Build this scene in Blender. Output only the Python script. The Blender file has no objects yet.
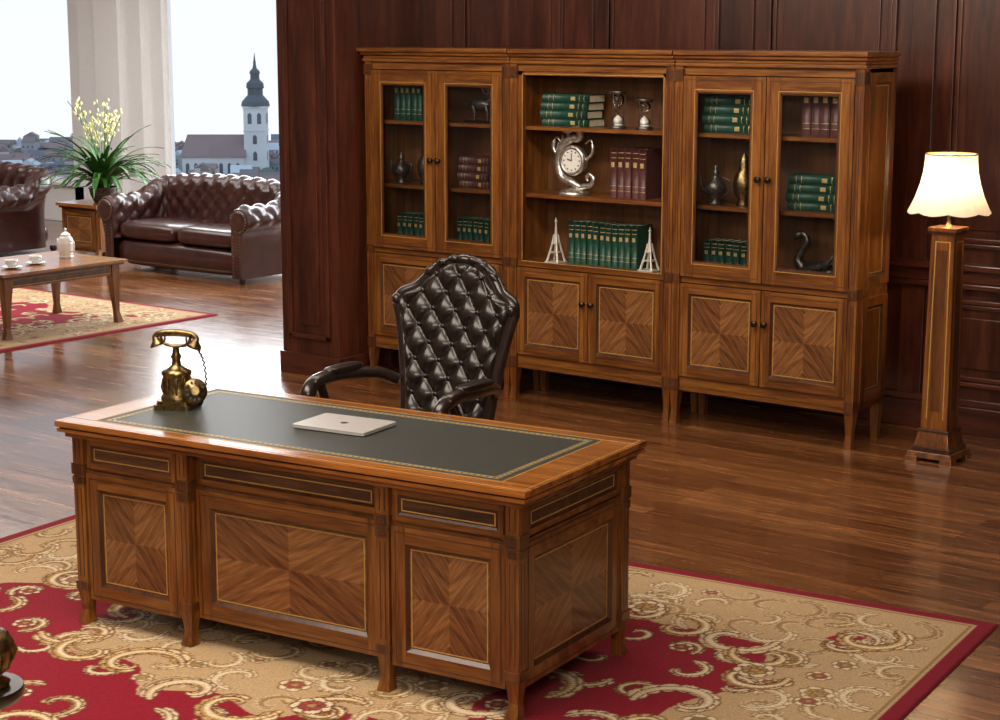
import bpy, math, random
import numpy as np
from mathutils import Vector, Matrix
random.seed(7); rng=np.random.RandomState(5)
sc=bpy.context.scene
try: sc.view_settings.view_transform='Standard'
except Exception: pass
pi=math.pi
# ------------------------------------------------------------------ materials
def nm(name):
    m=bpy.data.materials.new(name); m.use_nodes=True
    nt=m.node_tree; b=nt.nodes['Principled BSDF']; return m,nt,b
def N(nt,t,**k):
    n=nt.nodes.new(t)
    for a,v in k.items(): setattr(n,a,v)
    return n
def ramp(nt,stops):
    r=N(nt,'ShaderNodeValToRGB'); e=r.color_ramp.elements
    e[0].position,e[0].color=stops[0][0],(*stops[0][1],1)
    e[1].position,e[1].color=stops[-1][0],(*stops[-1][1],1)
    for p,c in stops[1:-1]:
        x=e.new(p); x.color=(*c,1)
    return r
def plain(name,col,rough=.5,metal=0,coat=0,var=.12,scale=30,bump=0):
    m,nt,b=nm(name)
    tc=N(nt,'ShaderNodeTexCoord'); no=N(nt,'ShaderNodeTexNoise'); no.inputs['Scale'].default_value=scale; no.inputs['Detail'].default_value=4
    nt.links.new(tc.outputs['Object'],no.inputs['Vector'])
    r=ramp(nt,[(.3,tuple(c*(1-var) for c in col)),(.7,tuple(min(1,c*(1+var)) for c in col))])
    nt.links.new(no.outputs['Fac'],r.inputs['Fac']); nt.links.new(r.outputs['Color'],b.inputs['Base Color'])
    b.inputs['Roughness'].default_value=rough; b.inputs['Metallic'].default_value=metal; b.inputs['Coat Weight'].default_value=coat
    if bump:
        bp=N(nt,'ShaderNodeBump'); bp.inputs['Strength'].default_value=bump; bp.inputs['Distance'].default_value=.003
        nt.links.new(no.outputs['Fac'],bp.inputs['Height']); nt.links.new(bp.outputs['Normal'],b.inputs['Normal'])
    return m
def wood(name,dark,mid,light,scale=(14,14,1.0),rough=.33,coat=.35,contrast=1):
    m,nt,b=nm(name)
    tc=N(nt,'ShaderNodeTexCoord'); mp=N(nt,'ShaderNodeMapping'); mp.inputs['Scale'].default_value=scale
    nt.links.new(tc.outputs['Object'],mp.inputs['Vector'])
    n1=N(nt,'ShaderNodeTexNoise'); n1.inputs['Scale'].default_value=1.0; n1.inputs['Detail'].default_value=5; n1.inputs['Distortion'].default_value=.8
    mp2=N(nt,'ShaderNodeMapping'); mp2.inputs['Scale'].default_value=tuple(s*7 for s in scale)
    nt.links.new(tc.outputs['Object'],mp2.inputs['Vector'])
    n2=N(nt,'ShaderNodeTexNoise'); n2.inputs['Scale'].default_value=1.0; n2.inputs['Detail'].default_value=3
    nt.links.new(mp.outputs['Vector'],n1.inputs['Vector']); nt.links.new(mp2.outputs['Vector'],n2.inputs['Vector'])
    mx=N(nt,'ShaderNodeMix'); mx.inputs[0].default_value=.35
    nt.links.new(n1.outputs['Fac'],mx.inputs[2]); nt.links.new(n2.outputs['Fac'],mx.inputs[3])
    r=ramp(nt,[(.36,dark),(.5,mid),(.64,light)])
    nt.links.new(mx.outputs[0],r.inputs['Fac']); nt.links.new(r.outputs['Color'],b.inputs['Base Color'])
    b.inputs['Roughness'].default_value=rough; b.inputs['Coat Weight'].default_value=coat; b.inputs['Coat Roughness'].default_value=.15
    return m
D1,M1,L1=(.07,.019,.004),(.170,.055,.009),(.285,.108,.019)
W_V=wood('walnut_vertical',D1,M1,L1,(16,16,1.2))
W_H=wood('walnut_horizontal',D1,M1,L1,(1.2,16,16))
W_M=wood('walnut_carved',(.05,.015,.004),(.105,.034,.008),(.16,.058,.013),(14,14,1.5))
W_D=wood('walnut_dark',(.03,.009,.004),(.06,.020,.007),(.095,.034,.012),(14,14,1.5))
W_BAND=wood('rosewood_band',(.022,.009,.006),(.065,.026,.012),(.14,.06,.026),(1.5,25,25))
W_IN=wood('walnut_interior',(.075,.027,.008),(.13,.050,.015),(.18,.074,.023),(10,10,1.2),rough=.5,coat=.1)
W_TOP=wood('walnut_top',(.17,.052,.010),(.31,.104,.019),(.43,.160,.032),(1.2,16,16),rough=.25,coat=.5)
MAH=wood('mahogany_panel',(.030,.007,.004),(.066,.016,.008),(.112,.029,.014),(7,7,.8),rough=.3,coat=.3)
MAH2=wood('mahogany_trim',(.035,.009,.005),(.075,.018,.010),(.115,.029,.015),(.8,9,9),rough=.28,coat=.4)
GOLD=plain('boxwood_inlay',(.50,.29,.075),.4,.1)
BRASS=plain('antique_brass',(.25,.175,.080),.33,1,scale=60,var=.6)
BRONZE=plain('dark_bronze',(.05,.035,.022),.35,.9)
SILVER=plain('aged_silver',(.62,.60,.56),.3,.9,var=.4,scale=50)
PEWTER=plain('dark_pewter',(.11,.10,.09),.35,.8,var=.5,scale=40)
WHITE=plain('white_gloss',(.8,.79,.76),.25,0,.3,var=.03)
ALU=plain('laptop_aluminium',(.72,.71,.70),.38,.55,var=.02)
BLACK=plain('black_trim',(.012,.011,.010),.4)
LEA_TOP=plain('writing_leather',(.034,.038,.033),.45,0,.05,var=.3,scale=220,bump=.3)
LEA_C=plain('chair_leather',(.014,.008,.006),.33,0,.25,var=.3,scale=12)
LEA_S=plain('sofa_leather',(.040,.011,.009),.3,0,.3,var=.35,scale=9)
WC=wood('ebonised_frame',(.010,.006,.005),(.018,.009,.007),(.03,.014,.011),(12,12,3),rough=.28,coat=.4)
GREENB=plain('book_green',(.010,.060,.040),.42,var=.3,scale=50)
REDB=plain('book_burgundy',(.085,.028,.028),.45,var=.3,scale=50)
PAGE=plain('book_pages',(.60,.53,.38),.8)
GILT=plain('book_gilding',(.62,.47,.22),.42,.5)
SKYW=plain('window_frame_white',(.90,.91,.92),.5,var=.02)
PLAST=plain('wall_plaster',(.66,.62,.57),.8,var=.03)
CEIL=plain('ceiling_paint',(.8,.79,.77),.9,var=.02)
LEAF=plain('leaf_green',(.035,.12,.018),.4,var=.6,scale=8)
FLOWER=plain('flower_cream',(.75,.70,.36),.6,var=.2)
SOIL=plain('soil',(.03,.02,.012),.9)
POT=plain('pot_glaze',(.03,.022,.018),.25,0,.5)
def glassmat(name,tint=(.97,.98,.98)):
    m,nt,b=nm(name); nt.nodes.remove(b)
    out=nt.nodes['Material Output']
    t=N(nt,'ShaderNodeBsdfTransparent'); t.inputs[0].default_value=(*tint,1)
    g=N(nt,'ShaderNodeBsdfGlossy'); g.inputs['Roughness'].default_value=.02
    fr=N(nt,'ShaderNodeFresnel'); fr.inputs['IOR'].default_value=1.4
    mx=N(nt,'ShaderNodeMixShader'); 
    nt.links.new(fr.outputs[0],mx.inputs[0]); nt.links.new(t.outputs[0],mx.inputs[1]); nt.links.new(g.outputs[0],mx.inputs[2])
    nt.links.new(mx.outputs[0],out.inputs['Surface']); return m
GLASS=glassmat('cabinet_glass')
def veneer():
    m,nt,b=nm('veneer_quarter_matched')
    uv=N(nt,'ShaderNodeUVMap'); uv.uv_map='UVMap'
    se=N(nt,'ShaderNodeSeparateXYZ'); nt.links.new(uv.outputs[0],se.inputs[0])
    def mth(op,a,bb=None):
        n=N(nt,'ShaderNodeMath',operation=op)
        for i,x in enumerate((a,bb)):
            if x is None: continue
            if isinstance(x,(int,float)): n.inputs[i].default_value=x
            else: nt.links.new(x,n.inputs[i])
        return n.outputs[0]
    au=mth('ABSOLUTE',se.outputs[0]); av=mth('ABSOLUTE',se.outputs[1])
    d=mth('SUBTRACT',au,av); s=mth('ADD',au,av)
    cb=N(nt,'ShaderNodeCombineXYZ')
    nt.links.new(mth('MULTIPLY',d,8.0),cb.inputs[0]); nt.links.new(mth('MULTIPLY',s,.8),cb.inputs[1])
    n1=N(nt,'ShaderNodeTexNoise'); n1.inputs['Scale'].default_value=1.0; n1.inputs['Detail'].default_value=6; n1.inputs['Roughness'].default_value=.62
    nt.links.new(cb.outputs[0],n1.inputs['Vector'])
    q=mth('SIGN',mth('MULTIPLY',se.outputs[0],se.outputs[1]))
    f=mth('ADD',n1.outputs['Fac'],mth('MULTIPLY',q,.05))
    r=ramp(nt,[(.30,(.045,.014,.005)),(.44,(.135,.050,.015)),(.58,(.23,.094,.030)),(.72,(.36,.168,.062))])
    nt.links.new(f,r.inputs['Fac']); nt.links.new(r.outputs['Color'],b.inputs['Base Color'])
    b.inputs['Roughness'].default_value=.33; b.inputs['Coat Weight'].default_value=.3
    return m
VEN=veneer()
# ------------------------------------------------------------------ mesh builder
class MB:
    def __init__(s): s.v=[];s.f=[];s.m=[];s.sm=[];s.uv=[];s.mats=[];s.M=Matrix.Identity(4)
    def mi(s,mat):
        if mat not in s.mats: s.mats.append(mat)
        return s.mats.index(mat)
    def add(s,vs,fs,mat,smooth=False,uvs=None):
        o=len(s.v); k=s.mi(mat)
        for p in vs: s.v.append(tuple(s.M@Vector(p)))
        for i,f in enumerate(fs):
            s.f.append([o+j for j in f]); s.m.append(k); s.sm.append(smooth)
            s.uv.extend(uvs[i] if uvs else [(0,0)]*len(f))
    def box(s,x0,x1,y0,y1,z0,z1,mat):
        v=[(x,y,z) for z in (z0,z1) for y in (y0,y1) for x in (x0,x1)]
        s.add(v,[(0,2,3,1),(4,5,7,6),(0,1,5,4),(2,6,7,3),(0,4,6,2),(1,3,7,5)],mat)
    def fbox(s,cx,cy,z0,z1,a0,b0,a1,b1,mat,dx=0,dy=0):
        v=[(cx+i*a0/2,cy+j*b0/2,z0) for j in(-1,1) for i in(-1,1)]+[(cx+dx+i*a1/2,cy+dy+j*b1/2,z1) for j in(-1,1) for i in(-1,1)]
        s.add(v,[(0,2,3,1),(4,5,7,6),(0,1,5,4),(2,6,7,3),(0,4,6,2),(1,3,7,5)],mat)
    def lathe(s,cx,cy,prof,mat,n=24,smooth=True,cap=True):
        vs=[];fs=[]
        for r,z in prof:
            for k in range(n):
                a=2*pi*k/n; vs.append((cx+r*math.cos(a),cy+r*math.sin(a),z))
        for i in range(len(prof)-1):
            for k in range(n):
                k2=(k+1)%n; fs.append((i*n+k,i*n+k2,(i+1)*n+k2,(i+1)*n+k))
        s.add(vs,fs,mat,smooth)
        if cap:
            s.add([vs[k] for k in range(n)],[tuple(range(n-1,-1,-1))],mat)
            s.add(vs[-n:],[tuple(range(n))],mat)
    def grid(s,P,mat,smooth=True,closeu=False,closev=False):
        nu=len(P);nv=len(P[0]); vs=[p for row in P for p in row]; fs=[]
        for i in range(nu if closeu else nu-1):
            for j in range(nv if closev else nv-1):
                i2=(i+1)%nu;j2=(j+1)%nv
                fs.append((i*nv+j,i2*nv+j,i2*nv+j2,i*nv+j2))
        s.add(vs,fs,mat,smooth)
    def tube(s,pts,rad,mat,n=10,flat=1.0):
        pts=[Vector(p) for p in pts]; rows=[]
        if not hasattr(rad,'__len__'): rad=[rad]*len(pts)
        up=Vector((0,0,1)); t0=(pts[1]-pts[0]).normalized()
        if abs(t0.dot(up))>.95: up=Vector((0,1,0))
        nrm=(up-t0*up.dot(t0)).normalized()
        for i,p in enumerate(pts):
            t=(pts[min(i+1,len(pts)-1)]-pts[max(i-1,0)]).normalized()
            nrm=(nrm-t*nrm.dot(t)).normalized(); b=t.cross(nrm)
            rows.append([tuple(p+nrm*math.cos(2*pi*k/n)*rad[i]+b*math.sin(2*pi*k/n)*rad[i]*flat) for k in range(n)])
        s.grid(rows,mat,True,False,True)
        s.add(rows[0],[tuple(range(n-1,-1,-1))],mat); s.add(rows[-1],[tuple(range(n))],mat)
    def pillow(s,cx,cy,cz,sx,sy,sz,mat,e=.35,n=28,m=16):
        sg=lambda c,e:math.copysign(abs(c)**e,c)
        P=[]
        for j in range(m+1):
            ph=-pi/2+pi*j/m
            P.append([(cx+sx*sg(math.cos(ph),e)*sg(math.cos(2*pi*k/n),e),cy+sy*sg(math.cos(ph),e)*sg(math.sin(2*pi*k/n),e),cz+sz*sg(math.sin(ph),max(e,.6))) for k in range(n)])
        s.grid(P,mat,True,False,True)
    def ball(s,cx,cy,cz,sx,sy,sz,mat): s.pillow(cx,cy,cz,sx,sy,sz,mat,e=1,n=20,m=12)
    def panel(s,x0,x1,z0,z1,y,fw,center=VEN,fv=None,fh=None,inlay=True,t=.018,k=.012):
        fv=fv or W_V; fh=fh or W_H
        s.box(x0,x0+fw,y-t,y,z0,z1,fv); s.box(x1-fw,x1,y-t,y,z0,z1,fv)
        s.box(x0+fw,x1-fw,y-t,y,z0,z0+fw,fh); s.box(x0+fw,x1-fw,y-t,y,z1-fw,z1,fh)
        a0,a1,b0,b1=x0+fw,x1-fw,z0+fw,z1-fw
        yr=y-.006
        v=[(a0,y-t,b0),(a1,y-t,b0),(a1,y-t,b1),(a0,y-t,b1),(a0+k,yr,b0+k),(a1-k,yr,b0+k),(a1-k,yr,b1-k),(a0+k,yr,b1-k)]
        s.add(v,[(0,1,5,4),(1,2,6,5),(2,3,7,6),(3,0,4,7)],W_D)
        a0+=k;a1-=k;b0+=k;b1-=k
        s.add([(a0,yr,b0),(a1,yr,b0),(a1,yr,b1),(a0,yr,b1)],[(0,1,2,3)],center,False,[[(-1,-1),(1,-1),(1,1),(-1,1)]])
        if inlay: s.inlay_rect(a0+.004,a1-.004,b0+.004,b1-.004,yr,.0045)
    def inlay_rect(s,x0,x1,z0,z1,y,w=.004,mat=None):
        mat=mat or GOLD
        s.box(x0,x1,y-.0015,y,z0,z0+w,mat);s.box(x0,x1,y-.0015,y,z1-w,z1,mat)
        s.box(x0,x0+w,y-.0015,y,z0,z1,mat);s.box(x1-w,x1,y-.0015,y,z0,z1,mat)
    def obj(s,name,loc=(0,0,0),rz=0,bevel=0,parent=None):
        me=bpy.data.meshes.new(name); me.from_pydata(s.v,[],s.f)
        for m in s.mats: me.materials.append(m)
        me.polygons.foreach_set('material_index',s.m); me.polygons.foreach_set('use_smooth',s.sm)
        ul=me.uv_layers.new(name='UVMap'); ul.data.foreach_set('uv',[c for p in s.uv for c in p])
        me.update(); o=bpy.data.objects.new(name,me); sc.collection.objects.link(o)
        o.location=loc; o.rotation_euler=(0,0,rz)
        if parent: o.parent=parent
        if bevel:
            b=o.modifiers.new('bevel','BEVEL'); b.width=bevel; b.segments=2; b.limit_method='ANGLE'; b.angle_limit=math.radians(50)
        return o
def empty(name,loc=(0,0,0),rz=0):
    o=bpy.data.objects.new(name,None); sc.collection.objects.link(o); o.location=loc; o.rotation_euler=(0,0,rz); o.empty_display_size=.1; return o
def T(x,y,z,rz=0,s=1): return Matrix.Translation((x,y,z))@Matrix.Rotation(rz,4,'Z')@Matrix.Scale(s,4)
def bez(pts,n=12):
    P=[Vector(p) for p in pts]; P=[P[0]*2-P[1]]+P+[P[-1]*2-P[-2]]; out=[]
    for i in range(1,len(P)-2):
        for k in range(n):
            t=k/n; a,b,c,d=P[i-1],P[i],P[i+1],P[i+2]
            out.append(.5*((2*b)+(c-a)*t+(2*a-5*b+4*c-d)*t*t+(3*b-a-3*c+d)*t**3))
    out.append(P[-2]); return out
def interp(ts,vals,t): return float(np.interp(t,ts,vals))
# ------------------------------------------------------------------ camera
cam=bpy.data.cameras.new('camera'); co=bpy.data.objects.new('camera',cam); sc.collection.objects.link(co)
cam.sensor_width=36; cam.lens=1801.9*36/1000; cam.clip_end=6000
co.location=(0,0,2.2); co.rotation_euler=(math.radians(90-10.4675),0,math.radians(37.6864)); sc.camera=co
# ------------------------------------------------------------------ room shell
def floor_mat():
    m,nt,b=nm('plank_floor')
    tc=N(nt,'ShaderNodeTexCoord')
    br=N(nt,'ShaderNodeTexBrick'); br.offset=.37; br.inputs['Scale'].default_value=1
    br.inputs['Brick Width'].default_value=1.3; br.inputs['Row Height'].default_value=.125; br.inputs['Mortar Size'].default_value=.0022; br.inputs['Mortar Smooth'].default_value=.3
    br.inputs['Color1'].default_value=(.145,.052,.018,1); br.inputs['Color2'].default_value=(.30,.125,.046,1); br.inputs['Mortar'].default_value=(.025,.010,.005,1); br.inputs['Bias'].default_value=-.1
    nt.links.new(tc.outputs['Object'],br.inputs['Vector'])
    mp=N(nt,'ShaderNodeMapping'); mp.inputs['Scale'].default_value=(2.2,30,1); nt.links.new(tc.outputs['Object'],mp.inputs['Vector'])
    no=N(nt,'ShaderNodeTexNoise'); no.inputs['Scale'].default_value=1; no.inputs['Detail'].default_value=7; no.inputs['Roughness'].default_value=.65; no.inputs['Distortion'].default_value=1.2
    nt.links.new(mp.outputs[0],no.inputs['Vector'])
    r=ramp(nt,[(.33,(.42,.38,.35)),(.5,(.88,.87,.86)),(.67,(1.35,1.3,1.25))]); nt.links.new(no.outputs['Fac'],r.inputs['Fac'])
    mx=N(nt,'ShaderNodeMix',data_type='RGBA',blend_type='MULTIPLY'); mx.inputs[0].default_value=1
    nt.links.new(br.outputs['Color'],mx.inputs[6]); nt.links.new(r.outputs['Color'],mx.inputs[7]); nt.links.new(mx.outputs[2],b.inputs['Base Color'])
    r2=ramp(nt,[(.3,(.15,)*3),(.7,(.30,)*3)]); nt.links.new(no.outputs['Fac'],r2.inputs['Fac']); nt.links.new(r2.outputs['Color'],b.inputs['Roughness'])
    bp=N(nt,'ShaderNodeBump'); bp.inputs['Strength'].default_value=.35; bp.inputs['Distance'].default_value=.002; bp.invert=True
    nt.links.new(br.outputs['Fac'],bp.inputs['Height'])
    bp2=N(nt,'ShaderNodeBump'); bp2.inputs['Strength'].default_value=.12; bp2.inputs['Distance'].default_value=.002
    nt.links.new(no.outputs['Fac'],bp2.inputs['Height']); nt.links.new(bp.outputs['Normal'],bp2.inputs['Normal']); nt.links.new(bp2.outputs['Normal'],b.inputs['Normal'])
    b.inputs['Coat Weight'].default_value=.3; b.inputs['Coat Roughness'].default_value=.10
    return m
FLM=floor_mat()
XL,XR,YF,YW,YB,ZC=-20,3.6,-4.2,13.3,9.25,3.3
b=MB(); b.box(XL,XR,YF,YW+.15,-.1,0,FLM); b.obj('floor')
b=MB(); b.box(XL,XR,YF,YW+.15,ZC,ZC+.1,CEIL); b.obj('ceiling')
b=MB(); b.box(XR,XR+.15,YF,YB+.15,0,ZC,PLAST); b.obj('wall_right')
b=MB(); b.box(XL,XR,YF-.15,YF,0,ZC,PLAST); b.obj('wall_front')
b=MB(); b.box(XL-.15,XL,YF,YW+.15,0,ZC,PLAST); b.obj('wall_left')
b=MB(); b.box(-8.15,XR,YB,YB+.15,0,ZC,MAH)
x=-7.6
while x<XR-1.0:
    b.box(x-.07,x+.07,YB-.02,YB,0,ZC,MAH)
    for (z0,z1) in ((1.02,3.05),(.26,.74)):
        a0,a1=x+.16,x+.96
        for k,(o,h) in enumerate(((0,.022),(.03,.012))):
            b.box(a0+o,a1-o,YB-h,YB,z0+o,z0+o+.025,MAH2); b.box(a0+o,a1-o,YB-h,YB,z1-o-.025,z1-o,MAH2)
            b.box(a0+o,a0+o+.025,YB-h,YB,z0+o,z1-o,MAH); b.box(a1-o-.025,a1-o,YB-h,YB,z0+o,z1-o,MAH)
        b.box(a0+.1,a1-.1,YB-.012,YB,z0+.1,z1-.1,MAH)
    x+=1.12
b.obj('wall_back',bevel=.004)
b=MB()
b.box(-7.6,XR,YB-.05,YB,.80,.83,MAH2); b.box(-7.6,XR,YB-.03,YB,.83,.90,MAH2); b.box(-7.6,XR,YB-.06,YB,.90,.935,MAH2); b.obj('trim_1',bevel=.006)
b=MB(); b.box(-7.6,XR,YB-.035,YB,0,.15,MAH2); b.box(-7.6,XR,YB-.022,YB,.15,.19,MAH2); b.obj('baseboard_back',bevel=.005)
b=MB(); cx0,cx1,cy0=-8.15,-7.655,8.25
b.box(cx0,cx1,cy0,YB+.15,0,ZC,MAH)
b.box(cx0-.012,cx1+.012,cy0-.02,YB,0,.14,MAH2)
for (z0,z1) in ((.24,3.1),):
    a0,a1=cx0+.07,cx1-.07
    b.box(a0,a1,cy0-.018,cy0,z0,z0+.03,MAH2);b.box(a0,a1,cy0-.018,cy0,z1-.03,z1,MAH2)
    b.box(a0,a0+.03,cy0-.018,cy0,z0,z1,MAH);b.box(a1-.03,a1,cy0-.018,cy0,z0,z1,MAH)
    b.box(a0+.09,a1-.09,cy0-.012,cy0,z0+.09,z1-.09,MAH)
b.obj('wall_pier',bevel=.005)
b=MB(); b.box(-8.15,-8.0,YB+.15,YW,0,ZC,PLAST); b.obj('wall_partition')
b=MB()
b.box(-16.4,-14.85,YW,YW+.12,0,ZC,SKYW); b.box(-16.15,-15.1,YW-.08,YW,0,ZC,SKYW); b.box(-15.8,-15.4,YW-.14,YW-.08,0,ZC,SKYW)
b.box(XL,-8,YW,YW+.12,0,.42,SKYW); b.box(XL,-8,YW-.06,YW+.12,.42,.46,SKYW); b.box(XL,-8,YW,YW+.12,3.05,ZC,SKYW); b.box(-9.2,-8,YW,YW+.12,.46,3.05,SKYW)
b.box(XL,-19.4,YW,YW+.12,.46,3.05,SKYW)
b.obj('wall_window',bevel=.006)
for i,(a0,a1) in enumerate(((-19.4,-16.4),(-14.85,-9.2))):
    b=MB(); z0,z1=.46,3.05; w=.04
    b.box(a0,a0+w,YW+.05,YW+.10,z0,z1,SKYW);b.box(a1-w,a1,YW+.05,YW+.10,z0,z1,SKYW);b.box(a0,a1,YW+.05,YW+.10,z0,z0+w,SKYW);b.box(a0,a1,YW+.05,YW+.10,z1-w,z1,SKYW)
    if i==1: b.box(-12.0,-11.95,YW+.05,YW+.1,z0,z1,SKYW)
    b.add([(a0,YW+.07,z0),(a1,YW+.07,z0),(a1,YW+.07,z1),(a0,YW+.07,z1)],[(0,1,2,3)],GLASS)
    b.obj('window_%d'%(i+1))
# ------------------------------------------------------------------ bookcases
BW,BD,BH=1.135,.34,2.077; BX0,BY=-7.612,8.489
def knob(b,x,y,z):
    b.M,old=b.M@Matrix.Translation((x,y,z))@Matrix.Rotation(pi/2,4,'X'),b.M
    b.lathe(0,0,[(.012,0),(.007,.008),(.008,.015),(.017,.022),(.018,.028),(.008,.034)],BRONZE,14); b.M=old
def bookcase(name,x0,glass,le,re):
    e=empty(name,(x0,BY,0)); W,D=BW,BD
    b=MB(); pw=.05
    b.box(.012,.035,.02,D,.2,1.99,W_V); b.box(W-.035,W-.012,.02,D,.2,1.99,W_V)
    b.box(.03,W-.03,D-.02,D,.2,1.99,W_IN)
    b.box(.012,W-.012,.02,D,1.965,1.99,W_IN); b.box(.03,W-.03,.02,D-.02,.2,.24,W_IN)
    b.box(.03,W-.03,.0,D-.02,.805,.835,W_H)
    b.box(pw,W-pw,.003,.03,.19,.27,W_H); b.box(pw,W-pw,.003,.03,1.945,1.99,W_H)
    b.inlay_rect(pw+.01,W-pw-.01,.215,.219,.003)
    for x in (0,W-pw):
        b.box(x,x+pw,-.015,.05,.19,1.99,W_V)
        for z0,z1 in ((1.91,1.975),(.80,.855),(.195,.26)):
            b.box(x-.002,x+pw+.002,-.022,.05,z0,z1,W_M)
            b.inlay_rect(x+.008,x+pw-.008,z0+.01,z1-.01,-.022,.004,W_D)
        for za,zb in ((.3,.77),(.88,1.88)):
            b.box(x+.016,x+.020,-.0165,-.015,za,zb,W_D);b.box(x+.030,x+.034,-.0165,-.015,za,zb,W_D)
        b.fbox(x+pw/2,.01,.07,.2,.034,.036,.052,.06,W_V,0,.005); b.fbox(x+pw/2,.0,0,.07,.046,.046,.034,.036,W_V,0,.01)
        b.fbox(x+pw/2,D-.03,0,.2,.034,.034,.052,.05,W_V)
    b.obj('carcass',bevel=.003,parent=e)
    c=MB()
    for z0,z1,p in ((1.99,2.01,.014),(2.01,2.03,.008),(2.03,2.05,.025),(2.05,2.077,.04)):
        c.box(-(p if le else -.001),W+(p*.7 if re else -.001),-p-.01,D,z0,z1,W_H)
    c.obj('cornice',bevel=.006,parent=e)
    d=MB(); mid=W/2
    for a0,a1 in ((pw+.004,mid-.003),(mid+.003,W-pw-.004)):
        d.panel(a0,a1,.275,.80,.005,.055)
        d.inlay_rect(a0+.02,a1-.02,.295,.78,-.013,.003,W_D)
    knob(d,mid-.03,-.013,.62); knob(d,mid+.03,-.013,.62)
    d.obj('cupboard_doors',bevel=.002,parent=e)
    s=MB()
    for z in (1.235,1.63):
        s.box(.035,W-.035,.035,D-.02,z-.022,z,W_H)
    s.obj('shelves',parent=e)
    if glass:
        s=MB()
        for a0,a1 in ((pw+.004,mid-.003),(mid+.003,W-pw-.004)):
            z0,z1,f,t,y=.84,1.94,.085,.02,.005
            s.box(a0,a0+f,y-t,y,z0,z1,W_V);s.box(a1-f,a1,y-t,y,z0,z1,W_V);s.box(a0+f,a1-f,y-t,y,z0,z0+f,W_H);s.box(a0+f,a1-f,y-t,y,z1-f,z1,W_H)
            s.inlay_rect(a0+f-.014,a1-f+.014,z0+f-.014,z1-f+.014,y-t,.004)
            s.inlay_rect(a0+f,a1-f,z0+f,z1-f,y-t+.004,.008,W_D)
            s.inlay_rect(a0+.02,a1-.02,z0+.02,z1-.02,y-t,.003,W_D)
            s.add([(a0+f,y-.008,z0+f),(a1-f,y-.008,z0+f),(a1-f,y-.008,z1-f),(a0+f,y-.008,z1-f)],[(0,1,2,3)],GLASS)
        knob(s,mid-.03,-.015,1.40); knob(s,mid+.03,-.015,1.40)
        s.obj('glass_doors',bevel=.002,parent=e)
    else:
        s=MB(); y=.003
        s.box(pw,pw+.035,y,.03,.835,1.95,W_V);s.box(W-pw-.035,W-pw,y,.03,.835,1.95,W_V)
        s.box(pw,W-pw,y,.03,1.925,1.95,W_H)
        s.inlay_rect(pw+.027,W-pw-.027,.835,1.935,y,.004)
        s.obj('face_frame',bevel=.002,parent=e)
    if re:
        s=MB(); s.M=Matrix.Translation((W-.012,.05,0))@Matrix.Rotation(pi/2,4,'Z')
        s.panel(.0,D-.05,.86,1.97,0,.05,W_V); s.panel(.0,D-.05,.24,.80,0,.05,W_V); s.box(.0,D-.05,-.012,0,.8,.86,W_H)
        s.obj('side_panels',bevel=.002,parent=e)
    return e
bookcase('glass_door_bookcase',BX0,True,True,False)
bookcase('open_bookcase',BX0+BW+.003,False,False,False)
bookcase('glass_door_bookcase',BX0+2*(BW+.003),True,False,True)
# ------------------------------------------------------------------ books & ornaments
def book(b,x,y,z,w,h,d,mat):
    b.box(x+.004,x+w-.004,y+.008,y+d-.004,z+.004,z+h-.004,PAGE)
    b.box(x,x+.003,y+.004,y+d,z,z+h,mat); b.box(x+w-.003,x+w,y+.004,y+d,z,z+h,mat)
    n=7; ss=[(x+w*(.5-.5*math.cos(pi*k/(n-1))),y+.010-.014*math.sin(pi*k/(n-1))) for k in range(n)]
    b.add([(p[0],p[1],z) for p in ss]+[(p[0],p[1],z+h) for p in ss],[(i,i+1,n+i+1,n+i) for i in range(n-1)]+[tuple(range(n)),tuple(range(2*n-1,n-1,-1))],mat,True)
    for k in (.14,.24,.80,.90):
        b.add([(p[0],p[1]-.0012,z+h*k) for p in ss[1:-1]]+[(p[0],p[1]-.0012,z+h*k+.003) for p in ss[1:-1]],[(i,i+1,n-2+i+1,n-2+i) for i in range(n-3)],GILT,True)
    b.add([(p[0],p[1]-.0012,z+h*.62) for p in ss[2:-2]]+[(p[0],p[1]-.0012,z+h*.72) for p in ss[2:-2]],[(i,i+1,n-4+i+1,n-4+i) for i in range(n-5)],GILT,True)
def brow(name,x,y,z,n,w,h,d,mat):
    b=MB()
    for i in range(n): book(b,i*(w+.004),0.003*math.sin(i*9),0,w,h*(1+.012*math.sin(i*7)),d,mat)
    return b.obj(name,(x,y,z))
def bstack(name,x,y,z,n,w,h,d,mat):
    b=MB()
    for i in range(n):
        b.M=Matrix.Translation((0.010*math.sin(i*5),0.004*math.cos(i*3),i*(w+.002)))@Matrix.Rotation(pi/2,4,'Y')@Matrix.Translation((-w,0,0))
        book(b,0,0,0,w,h,d,mat)
    return b.obj(name,(x,y,z))
s1,s2,s0=1.63,1.235,.835; fy=BY+.10
U0,U1,U2=BX0,BX0+BW+.003,BX0+2*(BW+.003)
brow('book_row',U0+.14,fy,s1,5,.042,.27,.15,GREENB)
bstack('book_stack',U0+.66,fy,s2,4,.046,.24,.15,REDB)
brow('book_row',U0+.15,fy,s0,5,.042,.21,.15,GREENB); brow('book_row',U0+.64,fy,s0,6,.038,.21,.15,GREENB)
bstack('book_stack',U1+.15,fy,s1,4,.045,.33,.17,GREENB)
brow('book_row',U1+.635,fy,s2,5,.046,.285,.16,REDB)
brow('book_row',U1+.345,fy,s0,11,.040,.245,.16,GREENB)
bstack('book_stack',U2+.12,fy,s1,4,.048,.31,.17,GREENB)
brow('book_row',U2+.72,fy,s1,4,.052,.285,.16,REDB)
brow('book_row',U2+.13,fy,s0,6,.043,.20,.15,GREENB)
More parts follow.
